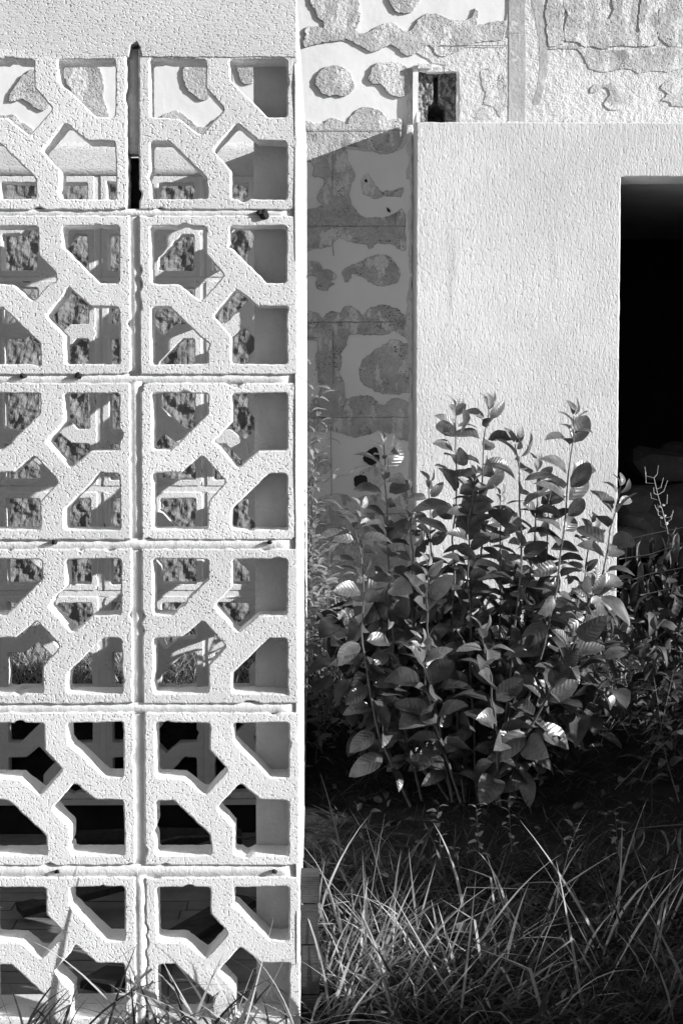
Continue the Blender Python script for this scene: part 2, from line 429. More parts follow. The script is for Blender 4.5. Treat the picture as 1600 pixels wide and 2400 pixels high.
mb = MB(); mb.box((XR - 0.1, 0.1015, BEAM_Z - 0.003), (XR - 0.001, 2.31, TOP_Z)); mb.build('plaster_beam', M_BEAM, side, M=SI)
mb = MB(); mb.box((XR - 0.1, 0.1015, -0.3), (XR - 0.001, 2.31, ROWZ[5] - .1845)); mb.build('base_course', M_MORTAR, side, M=SI)
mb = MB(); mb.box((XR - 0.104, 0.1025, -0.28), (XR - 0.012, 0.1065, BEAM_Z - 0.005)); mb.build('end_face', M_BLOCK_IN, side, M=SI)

# back wall ----------------------------------------------------------------
YB = 2.32
back = tag(empty('breeze_block_wall', (-0.8, YB, 0)), 'shaded second breeze block screen seen through the openings of the near one', 'wall')
BI = Matrix.Translation(-back.location)
BX = [-0.2493, -0.632, -1.0205, -1.4085, -1.7965]
for r in range(6):
    for c, xc in enumerate(BX):
        M = BI @ Matrix.Translation((xc, YB, ROWZ[r]))
        link('breeze_block', BLK[MIRROR[ROWTYPE[r]], (r + 2*c) % 3], None, back, M)
        if c < len(BX) - 1:
            mb = MB(); mb.box((BX[c+1] + .182, YB + .004, ROWZ[r] - .184), (xc - .182, YB + .094, ROWZ[r] + .184)); mb.build('mortar_joint', M_MORTAR, back, M=BI)
    if r < 5:
        mb = MB(); mb.box((-1.98, YB + .004, ROWZ[r+1] + .182), (XR - .001, YB + .094, ROWZ[r] - .182)); mb.build('mortar_joint', M_MORTAR, back, M=BI)
bm_obj(rough_box((-1.98, YB + .0005, BEAM_Z - .003), (XR - .001, YB + .1, TOP_Z), .04, .002, 90), 'plaster_beam', M_BEAM, back, BI, True)
mb = MB(); mb.box((-1.98, YB - .012, -0.02), (XR - .101, YB + .1, ROWZ[5] - .186)); mb.build('base_course', M_MORTAR, back, M=BI)
mb = MB(); mb.box((-1.98, YB + .03, -0.33), (XR - .101, YB + .1, -0.021)); mb.build('dark_void_strip', M_BLACK, back, M=BI)  # black strip painted in for the dark void below the wall base

# deck inside the enclosure -----------------------------------------------
deck = MB(); deck.box((-2.0, 0.1, -0.30), (XR - .106, YB + .02, -0.155))
deck = tag(deck.build('floor', M_BLACK), 'dark sunken deck floor inside the block screen enclosure', None, None, 'structure')
pm = {}
for i in range(23):
    y0 = 0.112 + i*0.096
    x = -2.0 - (i % 3)*0.1
    while x < XR - .14:
        x1 = min(x + rnd.uniform(.5, .95), XR - .108)
        a = max(x, -1.99)
        if x1 - a > .06:
            mb = MB(); z = -0.151 + rnd.uniform(0, .004); mb.box((a + .002, y0, z - .003), (x1 - .002, y0 + .090, z + .02))
            mb.build('plank', M_DECK, deck)
        x = x1
def loose(name, a, b, w, h, m, label, cat, rz=0.0):
    a, b = Vector(a), Vector(b); L = (b - a).length
    mb = MB(); mb.box((0, -w/2, 0), (L, w/2, h))
    o = mb.build(name, m)
    d = (b - a).normalized(); q = d.to_track_quat('X', 'Z'); o.rotation_mode = 'QUATERNION'; o.rotation_quaternion = q; o.location = a
    return tag(o, label, cat)
loose('loose_board', (-0.95, 1.25, -.105), (-0.55, 1.42, -.045), .09, .022, M_WOOD, 'short dark board lying askew on the deck floor', 'board')
loose('loose_board', (-0.62, 0.55, -.105), (-0.25, 1.35, -.105), .1, .025, M_WOOD, 'dark board lying lengthwise on the deck floor behind the right column', 'board')
loose('lit_toned_board', (-0.93, 0.46, -.125), (-0.52, 0.47, -.124), .075, .03, M_MORTAR, 'board painted pale as if sunlit, lying on the deck just behind the bottom openings', 'board')  # mortar white stands for sunlight on a plank
mb = MB(); mb.tube([(-0.95, 2.05, -.09), (-0.6, 2.02, -.075), (-0.3, 2.08, -.085)], [.04, .045, .035], 10)
tag(mb.build('log', M_WOOD, smooth=True), 'rough log lying at the foot of the second block screen', 'log')
for i in range(3):
    mb = MB(); p = Vector((-1.1 + .25*i, 1.85 + .06*i, -.1)); pts = [p]
    for k in range(6): p = p + Vector((rnd.uniform(.05, .11), rnd.uniform(-.03, .03), rnd.uniform(-.01, .03))); pts.append(p)
    mb.tube(pts, [.008, .008, .007, .006, .005, .004, .003], 5)
    tag(mb.build('branch', M_STEM), ['crooked fallen branch on the deck, leftmost of three', 'crooked fallen branch on the deck, middle of three', 'crooked fallen branch on the deck beside the log, rightmost of three'][i], 'branch', 'fallen branches on the deck')

# ------------------------------------------------------------------ rendered wall behind (glue patches)
YM = 3.14
def poly_at(pts, Y, o): return [((P(x, y, Y) - o).x, (P(x, y, Y) - o).z) for x, y in pts]
YP = 2.88
dx0, dx1 = P(1450, 800, YP).x, P(1450, 800, YP).x + 0.95
dz = P(1450, 414, YP).z
px0 = P(974, 700, YP).x; pz = P(1100, 286, YP).z
mur = tag(empty('rendered_wall', (0, YM, 0.4)), 'white rendered house wall with grey scalloped glue patches, above and beside the doorway wall', 'wall')
MI = Matrix.Translation(-mur.location)
wall_out = [(-6, 0.2), (dx0 + .03, 0.2), (dx0 + .03, dz + .02), (dx1 + .2, dz + .02), (dx1 + .2, .2), (6, .2), (6, 4.2), (-6, 4.2)]
ha, hb_ = P(977, 300, YM), P(1069, 168, YM)
pocket = ragged(resample([(ha.x, ha.z), (ha.x, hb_.z), (hb_.x, hb_.z), (hb_.x, ha.z)], .01), .003, 40, 8)
link('render_face', slab_mesh('render_face', [wall_out, pocket], 0.2, 0.003, M_SMOOTH), None, mur, MI @ Matrix.Translation((0, YM, 0)))
A = lambda pts: [(700 + x/1.742, y/1.742) for x, y in pts]
B = lambda pts: [(680 + x/3.733, 240 + y/3.733) for x, y in pts]
C = lambda pts: [(680 + x/3.733, 650 + y/3.733) for x, y in pts]
E = lambda pts: [(1180 + x/3.733, y/3.733) for x, y in pts]
PATCH = [
 (A([(60,-40),(62,50),(100,90),(92,112),(38,112),(20,190),(80,178),(150,170),(200,162),(250,195),(310,212),(375,185),(430,225),(480,215),(530,190),(575,235),(640,215),(700,180),(760,170),(830,160),(845,90),(800,85),(730,100),(732,48),(712,42),(698,82),(640,85),(600,75),(560,55),(500,65),(465,115),(430,130),(400,100),(350,98),(275,135),(240,130),(250,80),(225,-40)]), .008),
 (A([(370,-30),(385,35),(420,55),(460,45),(485,15),(490,-30)]), .009),
 (A([(70,335),(85,290),(130,268),(185,278),(220,310),(222,365),(190,395),(150,392),(120,395),(85,370)]), .009),
 (A([(285,310),(310,265),(370,250),(430,265),(462,300),(455,370),(410,402),(370,385),(340,350),(290,340)]), .010),
 (B([(120,180),(235,195),(300,175),(370,145),(440,150),(495,190),(530,115),(590,60),(670,40),(760,60),(830,105),(865,165),(980,150),(985,330),(950,390),(900,435),(830,455),(740,440),(650,400),(600,405),(490,385),(500,480),(545,580),(565,650),(525,720),(525,860),(560,930),(630,1005),(720,1005),(820,1020),(900,980),(985,940),(1000,1080),(1010,1275),(960,1278),(890,1260),(790,1230),(730,1250),(690,1280),(650,1240),(570,1235),(480,1200),(415,1190),(360,1240),(290,1280),(220,1285),(120,1265),(120,970),(210,930),(270,905),(285,890),(250,840),(250,780),(290,740),(300,690),(260,655),(205,635),(195,540),(120,470)]), .006),
 (B([(670,620),(640,660),(622,730),(650,800),(740,835),(830,825),(960,825),(985,750),(940,755),(850,775),(790,790),(750,745),(715,680)]), .006),
 (B([(120,1390),(240,1400),(280,1430),(290,1470),(340,1455),(390,1500),(400,1530),(355,1570),(400,1585),(360,1610),(320,1640),(270,1640),(225,1600),(225,1530),(120,1500)]), .006),
 (B([(450,1500),(470,1460),(540,1420),(620,1390),(720,1340),(800,1330),(870,1360),(930,1420),(960,1480),(930,1570),(840,1595),(750,1600),(690,1570),(620,1530),(545,1500),(530,1540),(480,1560)]), .007),
 (C([(120,305),(230,315),(290,360),(330,310),(390,290),(440,310),(470,270),(530,255),(590,280),(640,335),(690,280),(760,240),(820,232),(900,260),(960,300),(1000,340),(1020,260),(1070,170),(1090,530),(1020,530),(950,490),(900,480),(840,500),(760,515),(680,495),(600,497),(510,525),(490,600),(450,660),(435,720),(450,770),(430,820),(470,940),(490,1055),(560,1045),(640,1030),(720,1050),(780,1100),(830,1110),(880,1075),(940,1060),(1000,1080),(1090,1140),(1090,1400),(1010,1435),(950,1410),(920,1360),(860,1370),(790,1340),(720,1360),(650,1385),(570,1395),(480,1380),(400,1345),(340,1330),(280,1350),(200,1350),(120,1330),(120,1180),(250,1000),(260,920),(235,800),(220,680),(240,545),(120,535)]), .006),
 (C([(600,800),(650,710),(740,630),(830,590),(870,550),(930,548),(1000,570),(1085,620),(1085,980),(1030,1015),(900,1018),(800,1010),(700,970),(630,930),(605,870)]), .006),
 (C([(120,2010),(250,1940),(330,1905),(430,1890),(520,1920),(560,1950),(640,1920),(740,1900),(790,1910),(900,1950),(1085,1900),(1085,2900),(120,2900)]), .006),
 (C([(205,1640),(225,1580),(290,1560),(345,1600),(345,1670),(300,1720),(240,1700)]), .006),
 (C([(620,1700),(680,1660),(790,1640),(850,1680),(840,1760),(750,1870),(650,1850),(610,1780)]), .005),
 (E([(395,-30),(525,-30),(520,200),(528,370),(480,395),(385,400),(370,250),(360,120)]), .008),
 (E([(545,-40),(720,-40),(905,-40),(912,10),(890,60),(868,78),(896,120),(890,175),(925,180),(930,260),(925,330),(930,400),(880,425),(800,418),(730,410),(660,385),(600,365),(535,360),(530,250),(545,120),(525,60)]), .0090),
 (E([(935,-40),(1060,-40),(1185,-40),(1180,20),(1158,70),(1155,150),(1150,220),(1140,285),(1170,300),(1175,400),(1080,405),(1000,408),(900,415),(915,330),(905,260),(935,200),(920,150),(945,60)]), .0083),
 (E([(1205,-40),(1280,-40),(1350,-40),(1360,40),(1340,120),(1345,220),(1335,300),(1350,390),(1290,400),(1230,405),(1160,402),(1165,330),(1150,300),(1170,270),(1172,150),(1185,60)]), .0096),
 (E([(1365,-30),(1800,-30),(1800,410),(1500,412),(1430,400),(1360,340),(1340,250),(1350,100)]), .008),
 (E([(385,430),(540,420),(650,430),(700,500),(760,610),(800,620),(900,630),(1010,600),(1080,590),(1170,635),(1290,620),(1420,628),(1568,590),(1800,600),(1800,430),(1430,420),(1200,430),(880,445),(730,430),(690,420),(560,395),(500,410)]), .007),
 (E([(745,800),(790,735),(860,745),(940,745),(1000,790),(1025,870),(1000,960),(920,960),(870,900),(910,850),(915,780),(850,775),(800,830)]), .008),
 (E([(1365,770),(1430,710),(1520,690),(1800,690),(1800,930),(1500,930),(1440,900),(1380,880),(1420,820)]), .008),
 (A([(740,290),(780,282),(800,330),(832,300),(850,400),(820,478),(790,440),(750,420),(762,380),(742,340)]), .006),
 (A([(720,492),(742,440),(775,450),(800,492)]), .005),
 # patches of the hidden stretch, glimpsed through the top openings
 ([(20,240),(45,190),(75,165),(105,175),(118,230),(100,262),(55,235)], .009),
 ([(-40,290),(20,268),(60,290),(80,320),(60,345),(-40,350)], .008),
 ([(150,165),(230,150),(245,230),(255,275),(225,285),(190,250),(160,200)], .010),
 ([(430,160),(460,120),(500,130),(500,215),(470,235),(435,205)], .009),
 ([(380,276),(420,262),(452,285),(478,300),(505,280),(535,268),(560,300),(500,340),(400,340)], .008),
 ([(555,150),(590,145),(600,190),(580,200),(560,180)], .008),
]
for i, (pts, th) in enumerate(PATCH):
    q = resample(catmull([tuple(p) for p in pts], 5), 5.0)
    q = ragged(q, 4.5, 0.05, i); q = ragged(q, 3.2, 0.16, i + 50); q = ragged(q, 1.6, 0.45, i + 70)
    o = Vector((0, 0, 0))
    pl = poly_at(q, YM, o)
    me = slab_mesh('glue_patch', [pl], th + .01, .0022, M_ADHES, 1)
    me.materials.append(M_RIM)
    for pl_ in me.polygons:
        if pl_.normal.y > -.55: pl_.material_index = 1  # patch sides get the rim tone, shade and dirt together
    link('glue_patch', me, None, mur, MI @ Matrix.Translation((0, YM - th, 0)))
# rough render sheets lying on the wall (thinner than the glue)
ROUGH = [
 (A([(35,120),(240,140),(470,120),(700,95),(850,160),(850,60),(1000,-40),(1800,-40),(1800,520),(1300,520),(800,520),(690,520),(655,505),(654,450),(654,400),(654,340),(652,300),(630,272),(560,262),(480,215),(380,190),(150,165),(35,180)]), .004),
 (B([(120,200),(500,195),(700,120),(860,170),(985,160),(985,400),(700,430),(480,400),(380,420),(120,480)]), .0035),
]
for i, (pts, th) in enumerate(ROUGH):
    q = ragged(resample(catmull(pts, 5), 6.0), 4.0, 0.05, i + 90)
    me = slab_mesh('rough_render', [poly_at(q, YM, Vector((0,0,0)))], th + .01, .0015, M_ROUGH, 1)
    link('rough_render', me, None, mur, MI @ Matrix.Translation((0, YM - th, 0)))
# smooth cement strips with a joint
for a, b in (((1192, -40), (1229, 78)), ((1192, 80.5), (1229, 286))):
    mb = MB(); p, q = P(a[0], a[1], YM), P(b[0], b[1], YM); mb.box((p.x, YM - .0062, q.z), (q.x, YM + .003, p.z)); mb.build('cement_strip', M_CEMENT_SHADE, mur, M=MI)
q = ragged(resample(catmull(E([(235,-30),(330,-30),(345,150),(375,300),(385,450),(380,620),(350,750),(320,900),(250,910),(290,760),(310,560),(300,340),(270,150)]), 5), 5), 2.5, .08, 33)
link('cement_strip', slab_mesh('cement_strip', [poly_at(q, YM, Vector((0,0,0)))], .014, .001, M_CEMENT_SHADE, 1), None, mur, MI @ Matrix.Translation((0, YM - .0048, 0)))
# ragged plaster remains along the corner
for i, (a, b, w) in enumerate(((235, 420, 14), (425, 640, 10), (650, 860, 16), (870, 1120, 10), (1130, 1420, 13))):
    pts = [(966, a), (966, b)] + [(966 - w*(.5 + .6*rnd.random()), b - (b - a)*k/9) for k in range(10)]
    q = ragged(resample(pts, 6), 3.5, .07, i + 200)
    link('plaster_remnant', slab_mesh('plaster_remnant', [poly_at(q, YM, Vector((0,0,0)))], .03, .003, M_ROUGH, 1), None, mur, MI @ Matrix.Translation((0, YM - .014, 0)))
# block joints showing as fine cracks
for i, (x0, y0, x1, y1) in enumerate(((700,306,948,306),(700,530,950,531),(700,755,968,755),(720,978,966,978),(700,792,742,792),(779,340,779,440),(779,560,781,600),(781,770,781,900),(790,1203,950,1203),(1030,108,1190,108),(775,1000,777,1160))):
    n = 26; pts = [(x0 + (x1 - x0)*k/n, y0 + (y1 - y0)*k/n) for k in range(n + 1)]; ver = abs(x1 - x0) < 10
    wv = lambda k: .75 + 1.0*abs(mnoise.noise(Vector((k*.5, i*3.3, 0))))
    up_ = [((x + wv(k)) if ver else x, y if ver else y - wv(k)) for k, (x, y) in enumerate(pts)]; dn_ = [((x - wv(k + 9)) if ver else x, y if ver else y + wv(k + 9)) for k, (x, y) in enumerate(pts)]
    q = ragged(up_ + dn_[::-1], 1.2, .04, i)
    mb = MB(); f0 = poly_at(q, YM, Vector((0, 0, 0))); m_ = len(up_)
    for a_ in f0: mb.v.append(Vector((a_[0], YM - .0105, a_[1])))
    for k in range(m_ - 1): mb.f.append([k, k + 1, 2*m_ - 2 - k, 2*m_ - 1 - k])
    mb.build('joint_crack', M_RIM, mur, M=MI)
# small near-black spots
for pts in ([(855,1062),(880,1048),(888,1075),(872,1090),(852,1080)], [(830,1118),(858,1116),(858,1140),(845,1152),(832,1140)], [(853,425),(858,420),(861,427)], [(905,486),(912,490),(915,498),(908,494)]):
    q = ragged(resample(catmull(pts, 4), 3), 2, .2, len(pts))
    link('dark_spot', slab_mesh('dark_spot', [poly_at(q, YM, Vector((0,0,0)))], .02, .001, M_BLACK, 1), None, mur, MI @ Matrix.Translation((0, YM - .008, 0)))
# bare rubble masonry of the hidden lower stretch, its grey darkened to stand in for shade
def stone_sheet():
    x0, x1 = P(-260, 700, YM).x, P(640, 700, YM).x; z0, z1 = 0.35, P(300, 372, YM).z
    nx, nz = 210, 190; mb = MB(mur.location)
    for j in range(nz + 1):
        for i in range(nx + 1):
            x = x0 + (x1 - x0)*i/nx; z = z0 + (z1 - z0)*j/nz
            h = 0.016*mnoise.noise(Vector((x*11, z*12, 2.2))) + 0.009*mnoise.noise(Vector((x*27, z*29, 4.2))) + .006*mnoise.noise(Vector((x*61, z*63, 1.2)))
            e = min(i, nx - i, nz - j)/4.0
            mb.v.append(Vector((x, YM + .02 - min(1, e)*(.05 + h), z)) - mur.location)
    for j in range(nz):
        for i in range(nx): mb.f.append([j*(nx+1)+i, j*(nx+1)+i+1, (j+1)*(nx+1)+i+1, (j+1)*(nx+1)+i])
    return mb.build('rubble_masonry', M_STONE_SHADE, mur)
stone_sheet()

# ------------------------------------------------------------------ combed plaster wall with the doorway
pw = tag(empty('plaster_wall', (0.8, YP, 0.4)), 'sunlit white combed plaster wall with a black doorway, behind the leafy shrub', 'wall')
PI_ = Matrix.Translation(-pw.location)
outl = [(px0, .2), (px0, pz), (4.0, pz), (4.0, .2), (dx1, .2), (dx1, dz), (dx0, dz), (dx0, .2)]
q = ragged(resample(outl, .02), .0018, 25, 3); q = ragged(q, .001, 80, 4)
link('plaster_face', slab_mesh('plaster_face', [q], YM - YP - .004, .006, M_COMB, 2), None, pw, PI_ @ Matrix.Translation((0, YP, 0)))
# thin capping line of broken render on top
for i in range(7):
    xa = 1100 + i*75 + rnd.uniform(-10, 10); a = P(xa, 287, YP); b = P(xa + rnd.uniform(40, 72), 287, YP)
    mb = rough_box((a.x, YP + .01, pz - .002), (b.x, YP + .2, pz + rnd.uniform(.004, .012)), .02, .004, i + 300)
    bm_obj(mb, 'coping_crust', M_ROUGH, pw, PI_)
# broken hollow stub on the wall top
st = tag(empty('broken_hollow_pier', (P(1015, 285, YP).x, YP + .05, pz)), 'stump of a broken hollow brick pier on top of the plaster wall', 'pier')
STI = Matrix.Translation(-st.location)
def stub_box(name, x0, y0, x1, y1, ya, yb, m, amp=.003, seed=0, st_=.02):
    a, b = P(x0, y1, YP), P(x1, y0, YP)
    return bm_obj(rough_box((a.x, ya, a.z), (b.x, yb, b.z), st_, amp, seed), name, m, st, STI, False)
def YPP(x, y): return P(x, y, YM)
def stub_box(name, x0, y0, x1, y1, ya, yb, m, amp=.003, seed=0, st_=.02):
    a, b = YPP(x0, y1), YPP(x1, y0)
    return bm_obj(rough_box((a.x, ya, a.z), (b.x, yb, b.z), st_, amp, seed), name, m, st, STI, False)
stub_box('render_shell', 966, 156, 979, 290, YM - .022, YM + .01, M_SMOOTH, .0015, 5)
stub_box('ledge', 978, 153, 1010, 164, YM - .035, YM + .01, M_ROUGH, .005, 6, .015)
stub_box('ledge', 999, 159, 1038, 172, YM - .03, YM + .012, M_ROUGH, .006, 7, .015)
stub_box('ledge', 1040, 156, 1066, 169, YM - .02, YM + .01, M_ROUGH, .005, 8, .015)
mb = MB(st.location); c0 = P(974, 260, YP); mb.box((px0 + .001, YP + .02, pz - .004), (px0 + .016, YM - .03, c0.z)); mb.build('render_edge', M_SMOOTH, st)
# crumbling core with a black hollow
bm = bmesh.new(); a, b = P(972, 300, YM), P(1074, 162, YM)
nx, nz = 40, 50; g = []
for j in range(nz + 1):
    row = []
    for i in range(nx + 1):
        x = a.x + (b.x - a.x)*i/nx; z = a.z + (b.z - a.z)*j/nz
        h = .018*mnoise.noise(Vector((x*60, z*40, 3))) + .012*mnoise.noise(Vector((x*130, z*110, 7)))
        fx, fz = i/nx, j/nz
        y = YM + .03 + h
        if fx < .2: y = YM - .005 + (fx/.2)*.03 + h
        if .44 < fx < .54 and fz > .3: y += .09
        if .3 < fx < .72 and fz < .46 - .35*abs(fx - .5): y = YM + .3
        row.append(bm.verts.new((x, y, z)))
    g.append(row)
for j in range(nz):
    for i in range(nx): bm.faces.new((g[j][i], g[j][i+1], g[j+1][i+1], g[j+1][i]))
bm_obj(bm, 'brick_core', M_BRICKHOL, st, STI, False)

# ------------------------------------------------------------------ the dark room behind the doorway
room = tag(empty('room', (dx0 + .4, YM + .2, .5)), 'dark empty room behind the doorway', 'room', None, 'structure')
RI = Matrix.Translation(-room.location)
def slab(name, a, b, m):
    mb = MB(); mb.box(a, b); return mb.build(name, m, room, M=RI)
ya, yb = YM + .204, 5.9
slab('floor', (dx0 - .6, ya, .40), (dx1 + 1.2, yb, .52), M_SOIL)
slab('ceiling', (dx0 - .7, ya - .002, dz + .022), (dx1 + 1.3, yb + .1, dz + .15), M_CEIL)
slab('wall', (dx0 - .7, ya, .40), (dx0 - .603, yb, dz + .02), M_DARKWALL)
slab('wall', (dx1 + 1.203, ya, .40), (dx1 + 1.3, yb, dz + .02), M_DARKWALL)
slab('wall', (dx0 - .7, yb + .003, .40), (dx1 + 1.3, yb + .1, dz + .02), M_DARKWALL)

# rubble in the doorway
ROCKS = [(1575,1100,3.75,.20,'broad flat rubble slab on top of the doorway rubble heap'),(1500,1188,3.5,.14,'rounded pale rubble stone in the doorway, left on the heap'),
         (1462,1235,3.45,.09,'small dark rubble stone against the left door edge'),(1560,1190,3.55,.12,'round rubble stone under the broad slab in the doorway'),
         (1600,1165,3.6,.12,'upright rubble stone at the right edge of the doorway view'),(1530,1240,3.4,.15,'large low rubble stone at the front of the doorway heap'),
         (1600,1235,3.45,.14,'rubble stone at the front right of the doorway heap'),(1480,1270,3.3,.1,'half buried rubble stone at the left foot of the heap'),
         (1600,1068,3.9,.1,'highest small rubble stone behind the broad slab')]
heap = MB((dx0 + .5, 3.6, .5))
for i, (x, y, Y, r, lab) in enumerate(ROCKS):
    p = P(x, y, Y); rr = random.Random(i + 5)
    bm = bmesh.new(); bmesh.ops.create_icosphere(bm, subdivisions=2, radius=1.0)
    sc = Vector((r*rr.uniform(1.0, 1.4), r, r*rr.uniform(.5, .75)))
    if i == 0: sc = Vector((.22, .2, .085))
    for v in bm.verts:
        n = v.co.copy(); k = 1 + .42*mnoise.noise(n*1.6 + Vector((i*5, 0, 0))) + .08*mnoise.noise(n*4 + Vector((i*5, 0, 0)))
        c = Vector((max(-.8, min(.8, n.x*k)), max(-.8, min(.8, n.y*k)), max(-.75, min(.75, n.z*k))))
        v.co = Vector((c.x*sc.x, c.y*sc.y, c.z*sc.z))*1.25
    me = bpy.data.meshes.new('rubble_stone'); bm.to_mesh(me); bm.free(); me.materials.append(M_ROCK)
    o = link('rubble_stone', me, None, None, Matrix.Translation(p) @ Matrix.Rotation(rr.uniform(-.3, .3), 4, 'Y') @ Matrix.Rotation(rr.uniform(0, 3), 4, 'Z'))
    tag(o, lab, 'stone', 'rubble heap in the doorway')
# earth the stones rest on
bm = bmesh.new(); g = []
for j in range(25):
    row = []
    for i in range(25):
        x = dx0 + .02 + i*.06; y = 3.36 + j*.05
        h = .25 + .32*math.exp(-((x - dx0 - .55)/.4)**2 - ((y - 3.95)/.35)**2)
        e = min(i, j, 24 - i, 24 - j)/4.0
        row.append(bm.verts.new((x, y, .515 + min(1, e)*(h*.85 + .04*mnoise.noise(Vector((x*9, y*9, 0)))))))
    g.append(row)
for j in range(24):
    for i in range(24): bm.faces.new((g[j][i], g[j][i+1], g[j+1][i+1], g[j+1][i]))
me = bpy.data.meshes.new('earth_heap'); bm.to_mesh(me); bm.free(); me.materials.append(M_SOIL)
tag(link('earth_heap', me), 'dark earth heap under the rubble in the doorway', None, None, 'stuff')

# ------------------------------------------------------------------ timber beside the wall end
tm = tag(empty('timber_stack', (-.035, .12, 0)), 'low stack of weathered timbers against the foot of the white wall end', 'timber')
TI = Matrix.Translation(-tm.location)
zt = -.06
for i, h in enumerate((.12, .125, .10, .07)):
    bm_obj(rough_box((XR + .004, .06 + .006*(i % 2), zt), (-.014 + .003*(i % 2), .20 - .02*i, zt + h - .004), .03, .0015, i + 400), 'timber', M_WOOD, tm, TI); zt += h

# ------------------------------------------------------------------ leaves
def leaf_mesh(name, L, W, fold, droop, twist, m, shape=.42, nseg=8):
    """blade along +x from its stalk, folded along the midrib"""
    mb = MB(); cols = [-1, -.55, 0, .55, 1]; st_ = 0.14*L
    for i in range(nseg + 1):
        t = i/nseg
        w = W/2*(math.sin(math.pi*t**shape/1.0) if 0 < t < 1 else 0)*(1 - .12*t) if shape else 0
        w = W/2*max(0, (t**.55)*(1 - t)**.75)*1.92
        x = st_ + L*t; z = droop*L*(t*t)*-1 + .06*L*math.sin(math.pi*t)
        for c in cols:
            zz = z + abs(c)*w*math.sin(fold)*(1 - .25*abs(c)) + twist*c*w*t + .028*L*math.sin(9*t + 3*c + 20*twist)*abs(c)*math.sin(math.pi*t)
            mb.v.append(Vector((x, c*w*math.cos(fold*.6), zz)))
    for i in range(nseg):
        for k in range(4): mb.f.append([i*5+k, (i+1)*5+k, (i+1)*5+k+1, i*5+k+1])
    # stalk
    mb.tube([(0,0,0), (st_*.5,0,.002), (st_ + .05*L, 0, .002)], [.0016, .0013, .0009], 4)
    return mb.mesh(name, m, True)
def leaf_set(m, L, W, n, seed):
    r = random.Random(seed)
    return [leaf_mesh('leaf', L, W*r.uniform(.9, 1.12), r.uniform(.2, .75), r.uniform(.05, .4), r.uniform(-.4, .4), m) for _ in range(n)]
BIG = leaf_set(M_LEAF, 1.0, .74, 9, 1); YOUNG = leaf_set(M_LEAF_Y, 1.0, .58, 5, 2)
def unitize(ms):
    return ms
def place_leaf(meshes, r, pos, az, el, size, parent, PInv, roll=0.0, name='leaf'):
    M = PInv @ Matrix.Translation(pos) @ Matrix.Rotation(az, 4, 'Z') @ Matrix.Rotation(-el, 4, 'Y') @ Matrix.Rotation(roll, 4, 'X') @ Matrix.Diagonal((size, size, size, 1))
    return link(name, r.choice(meshes), None, parent, M)

def leaf_toward_light(meshes, r, pos, az, el, size, parent, PInv):
    """a leaf that turns its upper face towards the light"""
    xa = Vector((math.cos(az)*math.cos(el), math.sin(az)*math.cos(el), math.sin(el)))
    n = Vector((0, 0, .55)) - SUN_DIR*r.uniform(.4, 1.4) + Vector((r.gauss(0, .35), r.gauss(-.15, .35), r.gauss(0, .2)))
    n = n - xa*n.dot(xa)
    if n.length < .15: n = xa.orthogonal()
    n.normalize(); R_ = Matrix((xa, n.cross(xa), n)).transposed().to_4x4()
    return link('leaf', r.choice(meshes), None, parent, PInv @ Matrix.Translation(pos) @ R_ @ Matrix.Diagonal((size, size, size, 1)))

def stem_points(pts, Yt, Yb, n=24):
    """tip -> base polyline in photo pixels, depth from Yt to Yb"""
    res = []; seg = len(pts) - 1
    for i in range(n + 1):
        u = i/n*seg; k = min(int(u), seg - 1); f = u - k
        x = pts[k][0]*(1-f) + pts[k+1][0]*f; y = pts[k][1]*(1-f) + pts[k+1][1]*f
        res.append(P(x, y, Yt + (Yb - Yt)*(i/n)))
    return res

def at_len(pts, d):
    for a, b in zip(pts, pts[1:]):
        l = (b - a).length
        if d <= l: return a.lerp(b, d/l), (a - b).normalized()
        d -= l
    return None, None

